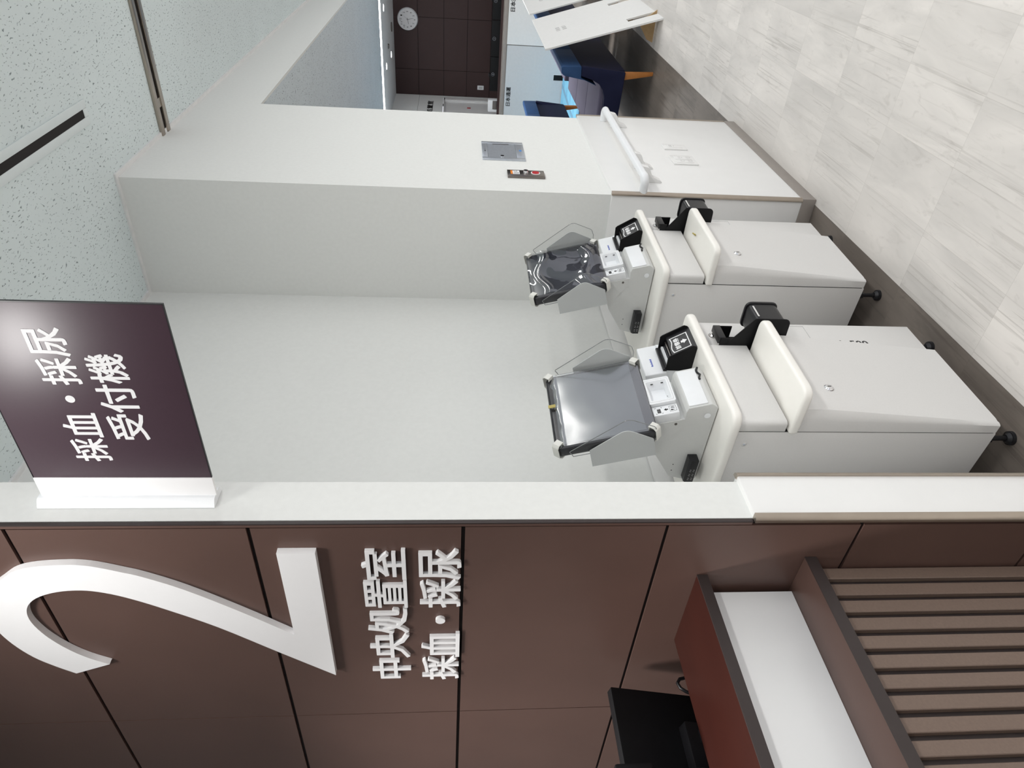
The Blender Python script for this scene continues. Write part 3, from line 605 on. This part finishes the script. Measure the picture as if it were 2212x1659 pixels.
# scanner with its label box: local (x, up along the slope, out)
k, b = kthing('code_scanner', 'white square code scanner with hollow window under the nearer screen', 'scanner', (0.16, 0.01, 0.96), 'code scanners on the kiosks'); KT.append((k, b, 'white square code scanner with hollow window under the further screen'))
T, ax, up, nn = tilt_T((0.0, 0.034, 0.960))
def TB(): m = MB(); m.T = T; return m
fr = TB(); oo = rrect(0.126, 0.235, 0.002, 0.080, 0.008); ii = rrect(0.139, 0.223, 0.012, 0.070, 0.004); n_ = len(oo)
fr.add([(*p, 0.0) for p in oo]+[(*p, 0.040) for p in oo]+[(*p, 0.040) for p in ii]+[(0.181+(p[0]-0.181)*0.72, 0.041+(p[1]-0.041)*0.72, 0.012) for p in ii],
       [(i, (i+1) % n_, n_+(i+1) % n_, n_+i) for i in range(n_)]+[(n_+i, n_+(i+1) % n_, 2*n_+(i+1) % n_, 2*n_+i) for i in range(n_)]+[(2*n_+i, 2*n_+(i+1) % n_, 3*n_+(i+1) % n_, 3*n_+i) for i in range(n_)]+[tuple(3*n_+i for i in range(n_)), tuple(range(n_))])
fr.build('body', M['kwhite'], k, b)
for q in ((0.020, 0.027), (0.050, 0.057)): TB().box(0.214, 0.2185, q[0], q[1], 0.0335, 0.034).build('sensor', M['ink'], k, b)
TB().prism([(0.150, 0.026), (0.158, 0.020), (0.155, 0.030)], 'z', 0.020, 0.0205).prism([(0.166, 0.017), (0.172, 0.0145), (0.170, 0.020)], 'z', 0.020, 0.0205).build('mirror', M['ink'], k, b)
oo = rrect(0.133, 0.2285, 0.0065, 0.0755, 0.006); ii = rrect(0.1336, 0.2279, 0.0071, 0.0749, 0.0055); n_ = len(oo)
TB().add([(*p, 0.0403) for p in oo]+[(*p, 0.0403) for p in ii], [(i, (i+1) % n_, n_+(i+1) % n_, n_+i) for i in range(n_)]).build('frame_line', M['grey_ink'], k, b)
TB().box(0.0865, 0.1235, 0.003, 0.075, 0.0, 0.030).build('label_box', M['kwhite'], k, b, bevel=0.002)
m_ = TB()
for i in range(8): m_.box(0.095+i*0.0022, 0.0962+i*0.0022+(0.0006 if i % 3 else 0), 0.052, 0.062, 0.030, 0.0303)
for (x0, y0) in ((0.092, 0.066), (0.114, 0.066), (0.092, 0.048), (0.114, 0.048)):
    m_.box(x0, x0+0.004, y0-0.0005, y0+0.0005, 0.030, 0.0303); m_.box(x0 if x0 < 0.1 else x0+0.0034, x0+0.0007 if x0 < 0.1 else x0+0.004, y0-0.003 if y0 > 0.06 else y0, y0 if y0 > 0.06 else y0+0.003, 0.030, 0.0303)
m_.prism([(0.100, 0.036), (0.1055, 0.043), (0.111, 0.036), (0.1075, 0.036), (0.1075, 0.031), (0.1035, 0.031), (0.1035, 0.036)], 'z', 0.030, 0.0303)
for q in ((0.095, 0.117, 0.0265, 0.0272), (0.095, 0.117, 0.008, 0.0087)): m_.box(q[0], q[1], q[2], q[3], 0.030, 0.0303)
for q in ((0.095, 0.0957), (0.1163, 0.117)): m_.box(q[0], q[1], 0.008, 0.0272, 0.030, 0.0303)
m_.prism([(0.098, 0.0235), (0.104, 0.0235), (0.101, 0.012)], 'z', 0.030, 0.0303).box(0.108, 0.110, 0.012, 0.023, 0.030, 0.0303).box(0.112, 0.1135, 0.014, 0.021, 0.030, 0.0303)
m_.build('icons', M['ink'], k, b)

# card reader: white unit behind, black open-front chute below
k, b = kthing('card_reader', 'white card reader with black insertion chute on the nearer kiosk', 'card reader', (0.39, 0.03, 0.861), 'card readers on the kiosks'); KT.append((k, b, 'white card reader with black insertion chute on the further kiosk'))
T2, *_ = tilt_T((0.0, 0.060, 0.937))
m_ = MB(); m_.T = T2; m_.box(0.333, 0.478, -0.001, 0.068, -0.085, 0.0); m_.build('unit', M['kwhite'], k, b, bevel=0.004, seg=3)
BX(0.338, 0.472, 0.055, 0.150, 0.861, 0.945).build('unit_base', M['kwhite'], k, b, bevel=0.003)
m_ = MB(); m_.T = T2
xs0 = 0.372
for i, wd in enumerate((5, 3, 3, 2, 4, 3, 4, 3, 4, 3)):
    m_.box(xs0, xs0+wd*0.0008, 0.034, 0.034+(0.0045 if i % 3 else 0.006), 0.0, 0.0003); xs0 += wd*0.0008+0.0012
m_.build('maker_lettering', M['blue_ink'], k, b)
side = round_poly([(0.055, 0.942), (0.007, 0.944), (0.000, 0.938), (-0.040, 0.876), (-0.036, 0.861), (0.046, 0.861), (0.056, 0.893)], [0.002, 0.004, 0.004, 0.006, 0.008, 0.004, 0.004], 4)
MB().prism(side, 'x', 0.335, 0.3385).build('chute_side', M['blackm'], k, b)
MB().prism(side, 'x', 0.4435, 0.447).build('chute_side', M['blackm'], k, b)
# sloped chute floor with printed label
cf = MB().prism([(-0.035, 0.861), (-0.031, 0.868), (0.006, 0.926), (0.012, 0.926), (0.018, 0.900), (0.046, 0.900), (0.046, 0.861)], 'x', 0.3385, 0.4435).build('chute_floor', M['black'], k, b)
MB().box(0.3385, 0.4435, 0.046, 0.056, 0.861, 0.944).build('chute_back', M['black'], k, b)
BX(0.335, 0.447, 0.050, 0.058, 0.938, 0.950).build('chute_lip', M['black'], k, b, bevel=0.001)
BX(0.343, 0.437, 0.038, 0.046, 0.930, 0.937).build('slot_guide', M['kwhite'], k, b)
MB().cyl((0.343, 0.021, 0.926), (1, 0, 0), 0.0035, 0.094, 12).build('roller', M['steeld'], k, b)
BX(0.343, 0.437, 0.029, 0.032, 0.924, 0.930).build('slot_rib', M['bezel'], k, b)
# printed label on the sloped floor: frame, arrow, characters
sv = Vector((0, 0.037, 0.058)).normalized(); sn = Vector((1, 0, 0)).cross(sv); p0 = Vector((0.391, -0.0125, 0.897))+sn*0.0003
TLb = Matrix(((1, sv.x, sn.x, p0.x), (0, sv.y, sn.y, p0.y), (0, sv.z, sn.z, p0.z), (0, 0, 0, 1)))
lm = MB(); lm.T = TLb
lm.box(-0.036, -0.033, -0.026, 0.026, 0, 0.0004).box(0.033, 0.036, -0.026, 0.026, 0, 0.0004).box(-0.036, 0.036, -0.029, -0.026, 0, 0.0004)
for i in range(12): x0 = -0.036+0.006*i; z0 = 0.026+0.003*math.sin(i*0.55); lm.box(x0, x0+0.0062, z0, z0+0.003, 0, 0.0004)
lm.prism([(-0.011, -0.010), (0, -0.023), (0.011, -0.010), (0.005, -0.010), (0.005, -0.003), (-0.005, -0.003), (-0.005, -0.010)], 'z', 0, 0.0004)
lm.build('label_print', M['print'], k, b)
text('label_characters', '診察券', M['print'], tuple(p0+Vector((-0.027, 0, 0))+sv*0.001), (1, 0, 0), tuple(sv), 0.054, 0.018, 0.0004, 0.0005, k, b)

# touch screen with film, corner clips, privacy wings
def touch_screen(label, K, film_kind):
    bb = (0.172, 0.06, 1.03); k = empty('touch_screen', label, 'screen', kpos(bb, K), KROT, 'touch screens on the kiosks'); b = bb
    T, a, up, n = tilt_T((0.172, 0.049, 1.182), R(-1.55))
    W2, H2 = 0.153, 0.143
    def TT(): m = MB(); m.T = T; return m
    TT().prism(rrect(-W2, W2, -H2, H2, 0.024, 8), 'z', -0.036, 0.0).build('casing', M['bezel'], k, b, bevel=0.009, seg=4)
    TT().prism(rrect(-W2+0.014, W2-0.014, -H2+0.030, H2-0.018, 0.003), 'z', 0.0, 0.0006).build('display', M['screenl'] if film_kind == 'smooth' else M['screen'], k, b)
    if film_kind == 'smooth':
        def fs(u, v):
            e = max(0, (v-0.90)/0.10); wob = 0.004*math.sin(u*16)*e+0.003*math.sin(u*37+1)*e
            return (-W2+0.004+u*(2*W2-0.008), -H2+0.004+v*(2*H2-0.008-0.012*e)+wob, 0.0035+0.006*e*math.sin(v*30)+0.0015*math.sin(u*6+v*3))
    else:
        def fs(u, v):
            z = 0.007+0.0018*math.sin(u*6+v*4)+0.0010*math.sin(u*11-v*9+1)+0.0055*math.exp(-((v-0.20-0.07*math.sin(u*7))/0.07)**2)+0.0050*math.exp(-((v-0.80+0.06*math.sin(u*8+1))/0.05)**2)
            return (-W2+0.003+u*(2*W2-0.006), -H2+0.003+v*(2*H2-0.006), z)
    TT().grid(fs, 60, 60).build('protective_film', M['film'] if film_kind == 'smooth' else M['filmw'], k, b)
    for sx in (-1, 1):
        for sz in (-1, 1):
            c = TT(); base = c.T @ Matrix.Translation((sx*(W2-0.010), sz*(H2-0.010), 0)) @ Matrix.Rotation(math.atan2(sz, sx), 4, 'Z'); c.T = base
            c.prism([(-0.012, 0.001), (-0.012, 0.013), (0.006, 0.013), (0.0135, 0.006), (0.0135, -0.030), (0.004, -0.040), (-0.010, -0.040), (-0.010, -0.037), (0.003, -0.037), (0.0115, -0.029), (0.0115, 0.004), (0.005, 0.0105), (-0.010, 0.0105), (-0.010, 0.001)], 'y', -0.011, 0.011)
            c.build('corner_clip', M['clip'], k, b, bevel=0.0006, seg=1)
    if film_kind == 'smooth': TT().box(0.005, 0.017, H2-0.020, H2+0.001, 0.008, 0.0095).build('tape', M['gold'], k, b)
    gp = round_poly([(0.088, 1.225), (0.008, 1.136), (0.040, 1.054), (0.102, 1.036), (0.149, 1.208)], [0.004, 0.035, 0.006, 0.001, 0.001], 8)
    cp = round_poly([(0.104, 1.273), (0.097, 1.280), (-0.028, 1.135), (0.000, 1.056), (0.022, 1.046), (0.052, 1.044), (0.114, 1.266)], [0.002, 0.010, 0.032, 0.014, 0.004, 0.002, 0.002], 8)
    for xa, xc, dy, dz in ((0.0145, 0.0175, 0, 0), (0.3345, 0.3315, -0.038, 0.011)):      # the right-hand pair sits a little further forward
        gq = [(p[0]+dy, p[1]+dz) for p in gp]; cq = [(p[0]+dy, p[1]+dz) for p in cp]
        MB().prism(gq, 'x', xa-0.0012, xa+0.0012).build('grey_wing', M['flap'], k, b)
        cl = MB().prism(cq, 'x', xc-0.001, xc+0.001).build('clear_wing', M['acryl'], k, b)
        MB().tube([(xc, p[0], p[1]) for p in cq+cq[:1]], 0.0011, 6, cap=False).build('clear_edge', M['acryle'], cl, b)
    return k
touch_screen('black touch screen under smooth clear film, on the nearer kiosk', K1, 'smooth')
touch_screen('black touch screen under crinkled shiny film, on the further kiosk', K2, 'crinkled')
for root, b, lab in KT:
    r = dup(root, kpos(b, K2), label=lab)
    if root.name == 'reception_kiosk':
        for c in [c for c in r.children if c.name.startswith('model_lettering')]: bpy.data.objects.remove(c, do_unlink=True)
hk = MB().tube([(0.235, -0.085, 0.6975), (0.205, -0.093, 0.698), (0.195, -0.095, 0.6995), (0.192, -0.102, 0.704)], 0.0025, 8, rb=0.0012)
h_ = empty('paper_scrap', 'small bent olive-tan strip lying on the further kiosk tray', 'scrap', kpos((0.21, -0.09, 0.697), K2), KROT)
hk.build('strip', M['gold'], h_, (0.21, -0.09, 0.697))

# ================================================================== far waiting hall
fc = empty('far_counter', 'long far counter with taupe top in front of the brown clock wall', 'counter', (11.3, 2.0, 0))
BX(11.02, 11.08, 0.3, 3.2, 0, 0.875).build('front', M['taupe'], fc, (11.3, 2.0, 0))
BX(11.0, 11.30, 0.3, 3.2, 0.875, 0.93).build('top', M['taupe'], fc, (11.3, 2.0, 0), bevel=0.003)
BX(11.29, 11.31, 0.3, 3.2, 0.93, 0.965).build('upstand', M['farbrown'], fc, (11.3, 2.0, 0))
fd = empty('far_desk', 'desk behind the far counter, carrying the row of monitors', 'desk', (11.6, 2.0, 0))
BX(11.32, 11.95, 0.3, 3.2, 0.70, 0.74).build('desk_top', M['brown'], fd, (11.6, 2.0, 0))
for y in (0.3, 3.18): BX(11.32, 11.95, y, y+0.02, 0, 0.70).build('side_panel', M['taupe'], fd, (11.6, 2.0, 0))
def pboard(y0, y1, lab, name, seed, slot):
    p = empty('protective_board', lab, 'board', (10.99, (y0+y1)/2, 0), group='boards against the far counter'); of = (10.99, (y0+y1)/2, 0)
    pts = [(y0, 0.0), (y1, 0.0), (y1, 0.875), (y0, 0.870)]
    if slot: pts = [(y0, 0.0), (2.47, 0.0), (2.47, 0.145), (2.555, 0.145), (2.555, 0.0), (y1, 0.0), (y1, 0.875), (y0, 0.870)]
    MB().prism(pts, 'x', 10.985, 10.997).build('sheet', M['bboard'] if slot else M['board'], p, of)
    return p, of
p1, of1 = pboard(2.10, 3.19, 'bluish white board with a cut slot leaning on the far counter', 'a', 0, True)
text('lettering', '日本通運', M['ink'], (10.985, 2.955, 0.782), (0, -1, 0), (0, 0, 1), 0.275, 0.07, 0.001, 0.002, p1, of1)
BX(10.98, 10.985, 2.468, 2.476, 0.0, 0.15).build('slot_flap', M['board'], p1, of1)
BX(10.997, 10.999, 2.46, 2.57, 0.0, 0.16).build('dark_gap', M['blackm'], p1, of1)
p2, of2 = pboard(0.98, 2.09, 'whiter board along the far counter, right of the bluish board', 'b', 1, False)
text('lettering', '日本通運', M['ink'], (10.985, 1.66, 0.782), (0, -1, 0), (0, 0, 1), 0.275, 0.07, 0.001, 0.002, p2, of2)
ck = empty('wall_clock', 'round white wall clock on the far brown wall', 'clock', (XF-0.01, 2.131, 2.425)); co = (XF-0.01, 2.131, 2.425)
MB().cyl((XF-0.05, 2.131, 2.425), (1, 0, 0), 0.160, 0.04, 48, 0.172).build('case', M['kwhite'], ck, co)
fcx = XF-0.0505
MB().cyl((fcx-0.0005, 2.131, 2.425), (1, 0, 0), 0.150, 0.001, 48).build('dial', M['print'], ck, co)
nm = MB()
for i in range(1, 13):
    t = R(90-30*i); y = 2.131-0.115*math.cos(t); z = 2.425+0.115*math.sin(t)
    text('numeral', str(i), M['ink'], (fcx-0.0006, y+0.013*len(str(i))*0.75, z-0.014), (0, -1, 0), (0, 0, 1), 0.013*len(str(i))*1.4, 0.028, 0.0006, 0.0, ck, co)
def hand(ang, ln, wd, nm_):
    t = R(90-ang); dy, dz = -math.cos(t), math.sin(t); m = MB(); c = Vector((fcx-0.002, 2.131, 2.425)); dv_ = Vector((0, dy, dz)); pv = Vector((0, -dz, dy))
    q = [c-dv_*0.02+pv*wd, c-dv_*0.02-pv*wd, c+dv_*ln-pv*wd*0.6, c+dv_*ln+pv*wd*0.6]
    m.add([tuple(p) for p in q]+[tuple(p-Vector((0.001, 0, 0))) for p in q], [(0, 1, 2, 3), (7, 6, 5, 4), (0, 4, 5, 1), (1, 5, 6, 2), (2, 6, 7, 3), (3, 7, 4, 0)]); m.build(nm_, M['ink'], ck, co)
hand(255, 0.072, 0.003, 'hour_hand'); hand(169, 0.10, 0.0022, 'minute_hand'); hand(40, 0.10, 0.0008, 'second_hand')
lsw = empty('light_switch', 'white switch plate on the far brown wall left of the monitors', 'switch', (XF-0.01, 3.153, 1.183))
MB().prism(rrect(-0.035, 0.035, -0.056, 0.056, 0.008), 'x', -0.01, 0.0).build('plate', M['kwhite'], lsw, bevel=0.002)
BX(-0.012, -0.01, -0.018, 0.018, -0.03, 0.03).build('rocker', M['flap'], lsw)
for kk, (y0, y1, lab) in enumerate(((2.40, 2.895, 'leftmost of the black monitors in a row on the far counter'), (1.885, 2.385, 'middle black monitor of the row on the far counter'), (1.37, 1.87, 'black monitor on the far counter below the clock, rightmost seen'))):
    yc = (y0+y1)/2; m = empty('far_monitor', lab, 'monitor', (11.6, yc, 0.74), group='monitors on the far counter')
    MB().prism(rrect(y0-yc-0.004, y1-yc+0.004, 0.04, 0.338, 0.006), 'x', -0.02, 0.02).build('screen_back', M['blackm'], m, bevel=0.002)
    ring = MB(); pts = [(-0.022, 0.024*math.cos(R(a)), 0.295+0.024*math.sin(R(a))) for a in range(0, 361, 20)]; ring.tube(pts, 0.002, 6, cap=False)
    ring.box(-0.0235, -0.0205, -0.0022, 0.0022, 0.281, 0.309); ring.build('round_badge', M['steel'], m)
    BX(-0.02, 0.06, -0.05, 0.05, 0.0, 0.06).build('stand', M['black'], m)
for (y, z, lab) in ((2.655, 1.085, 'black webcam clipped on the leftmost far monitor'), (1.60, 1.085, 'black webcam clipped on the far monitor below the clock')):
    w_ = empty('far_webcam', lab, 'webcam', (11.6, y, z), group='webcams on the far monitors')
    BX(-0.03, 0.02, -0.025, 0.025, 0.0, 0.02).build('body', M['black'], w_, bevel=0.004); BX(-0.032, -0.022, -0.012, 0.012, -0.02, 0.0).build('mount', M['black'], w_)
dv2 = empty('desk_device', 'white and grey desk device at the left end of the far counter', 'device', (11.45, 3.08, 0.74))
BX(-0.06, 0.06, -0.09, 0.09, 0.0, 0.36).build('body', M['kwhite'], dv2, bevel=0.01); BX(-0.066, -0.06, -0.085, 0.045, 0.19, 0.29).build('face', M['steeld'], dv2)
rs = empty('room_sign', 'dark lettering above the door on the far white wall', 'lettering', (12.15, YFW, 2.0))
text('characters', '処置室', M['ink'], (11.72, YFW-0.002, 1.995), (1, 0, 0), (0, 0, 1), 0.70, 0.10, 0.002, 0.003, rs, (12.15, YFW, 2.0))
BX(12.145-12.15, 12.2-12.15, 0.017, 0.0199, 1.36-2.0, 1.42-2.0).build('notice', M['red'], rs)
sh = MB().box(9.2, 10.97, 2.0, 3.3, 0.0005, 0.006); fs_ = empty('floor_sheet', 'light blue protective sheet taped on the floor before the far counter', 'sheet', (10, 2.6, 0))
sh.build('sheet', M['sheet'], fs_, (10, 2.6, 0))
tp = MB(); tp.T = Matrix.Translation((0.2, 0.08, 0.0065)) @ Matrix.Rotation(R(175), 4, 'Z'); tp.box(-0.9, 0.9, -0.03, 0.03, 0, 0.0006); tp.build('tape', M['tape'], fs_)
for i in range(5):
    for j in range(3):
        pr_ = MB(); pr_.T = Matrix.Translation((-0.65+0.36*i, -0.35+0.3*j+0.06*(i % 2), 0.0062)) @ Matrix.Rotation(R(-62), 4, 'Z'); pr_.box(-0.10, 0.10, -0.004, 0.004, 0, 0.0004).box(-0.06, 0.06, -0.016, -0.010, 0, 0.0004); pr_.build('print', M['bprint'], fs_)
BX(-0.80, -0.77, -0.6, 0.7, 0.006, 0.0066).build('edge_tape', M['bprint'], fs_)

# sofas
def sofa(label, loc, L_, nseat):
    s = empty('lobby_sofa', label, 'sofa', loc, group='navy lobby sofas')
    low = round_poly([(0.025, 0.235), (-0.005, 0.598), (0.070, 0.592), (0.095, 0.50), (0.125, 0.44), (0.170, 0.405), (0.22, 0.385), (0.60, 0.375), (0.625, 0.34), (0.615, 0.255)], [0.006, 0.008, 0.012, 0.03, 0.03, 0.03, 0.03, 0.02, 0.02, 0.01], 4)
    MB().prism(low, 'x', 0.0, 0.05).build('end_panel', M['navy'], s, bevel=0.006)
    MB().prism(low, 'x', L_-0.05, L_).build('end_panel', M['navy'], s, bevel=0.006)
    BX(0.05, L_-0.05, 0.02, 0.06, 0.235, 0.595).build('rear_panel', M['navy'], s)
    BX(0.05, L_-0.05, 0.06, 0.60, 0.24, 0.33).build('base', M['navy'], s)
    n = nseat; w_ = (L_-0.1)/n
    back = round_poly([(0.0, 0.600), (0.004, 0.748), (0.012, 0.762), (0.055, 0.758), (0.072, 0.735), (0.100, 0.56), (0.150, 0.43), (0.085, 0.595)], [0.004, 0.01, 0.01, 0.012, 0.015, 0.05, 0.002, 0.002], 4)
    cuts = [0.0]
    x = 0.67
    while x < L_-0.2: cuts.append(x); x += 0.60
    cuts.append(L_)
    for i in range(len(cuts)-1): MB().prism(back, 'x', cuts[i]+0.003, cuts[i+1]-0.003).build('back_pad', M['blueu'], s, bevel=0.006)
    for i in range(n): MB().box(0.05+w_*i+0.004, 0.05+w_*(i+1)-0.004, 0.10, 0.605, 0.33, 0.420).build('seat_cushion', M['mauve'], s, bevel=0.015, seg=3)
    for lx in (0.02, L_-0.06):
        for ly, sgn in ((0.03, -1), (0.56, 1)):
            MB().add([(lx, ly, 0.245), (lx+0.04, ly, 0.245), (lx+0.04, ly+0.06, 0.245), (lx, ly+0.06, 0.245), (lx+0.008, ly+0.012+sgn*0.022, 0.0), (lx+0.032, ly+0.012+sgn*0.022, 0.0), (lx+0.032, ly+0.04+sgn*0.022, 0.0), (lx+0.008, ly+0.04+sgn*0.022, 0.0)],
                     [(0, 1, 2, 3), (7, 6, 5, 4), (0, 4, 5, 1), (1, 5, 6, 2), (2, 6, 7, 3), (3, 7, 4, 0)]).build('leg', M['wood'], s, bevel=0.004)
    return s
s1 = sofa('navy lobby sofa with slate blue back pads behind the white partition board', (5.89, 1.258, 0), 1.84, 3)
dup(s1, (7.26, 2.37, 0), label='small-looking navy sofa on the blue sheet beyond, beside the pier edge')
dup(s1, (7.95, 1.258, 0), label='navy lobby sofa further along, between the two white partition boards')

# white free-standing partition boards with slots and cardboard feet
def partition(label, loc):
    q = empty('partition_board', label, 'board', loc, group='white partition boards')
    # sheet drawn flat (u along x, v up the board), then leant back
    lean = math.atan2(0.277, 0.90)
    hh = math.hypot(0.277, 0.90); W_ = 1.30
    pts = [(0.0, 0.0), (0.19, 0.0), (0.19+0.01, 0.24), (0.30, 0.24), (0.29, 0.0), (1.0, 0.0), (1.0, 0.26), (1.09, 0.26), (1.10, 0.0), (W_, 0.0), (W_+0.02, hh), (0.05, hh)]
    m = MB(); m.T = Matrix.Rotation(-lean, 4, 'X') @ Matrix.Rotation(R(0), 4, 'Y'); m.prism(pts, 'y', 0.0, 0.014); m.build('sheet', M['board'], q, bevel=0.001, seg=1)
    m = MB(); m.T = Matrix.Rotation(-lean, 4, 'X')
    for i in range(7):
        for j in range(2):
            if (i+j) % 3 != 2: m.box(0.56+i*0.020, 0.572+i*0.020, -0.0006, 0, 0.70+j*0.055, 0.735+j*0.055)
    for i in range(0): m.box(0.575+i*0.03, 0.58+i*0.03, -0.0006, 0, 0.69, 0.80)
    m.build('print_marks', M['grey_ink'], q)
    for xf_ in (0.235, 1.045):
        MB().prism([(-0.02, 0.0), (0.22, 0.0), (0.20, 0.05), (0.10, 0.12), (0.075, 0.17), (0.02, 0.05)], 'x', xf_-0.006, xf_+0.006).build('cardboard_foot', M['card'], q)
    return q
pq = partition('white slotted partition board standing on the pale floor before the navy sofa', (5.893, 0.873, 0))
dup(pq, (7.47, 0.873, 0), label='second white partition board behind the first, cut off at the photo edge')
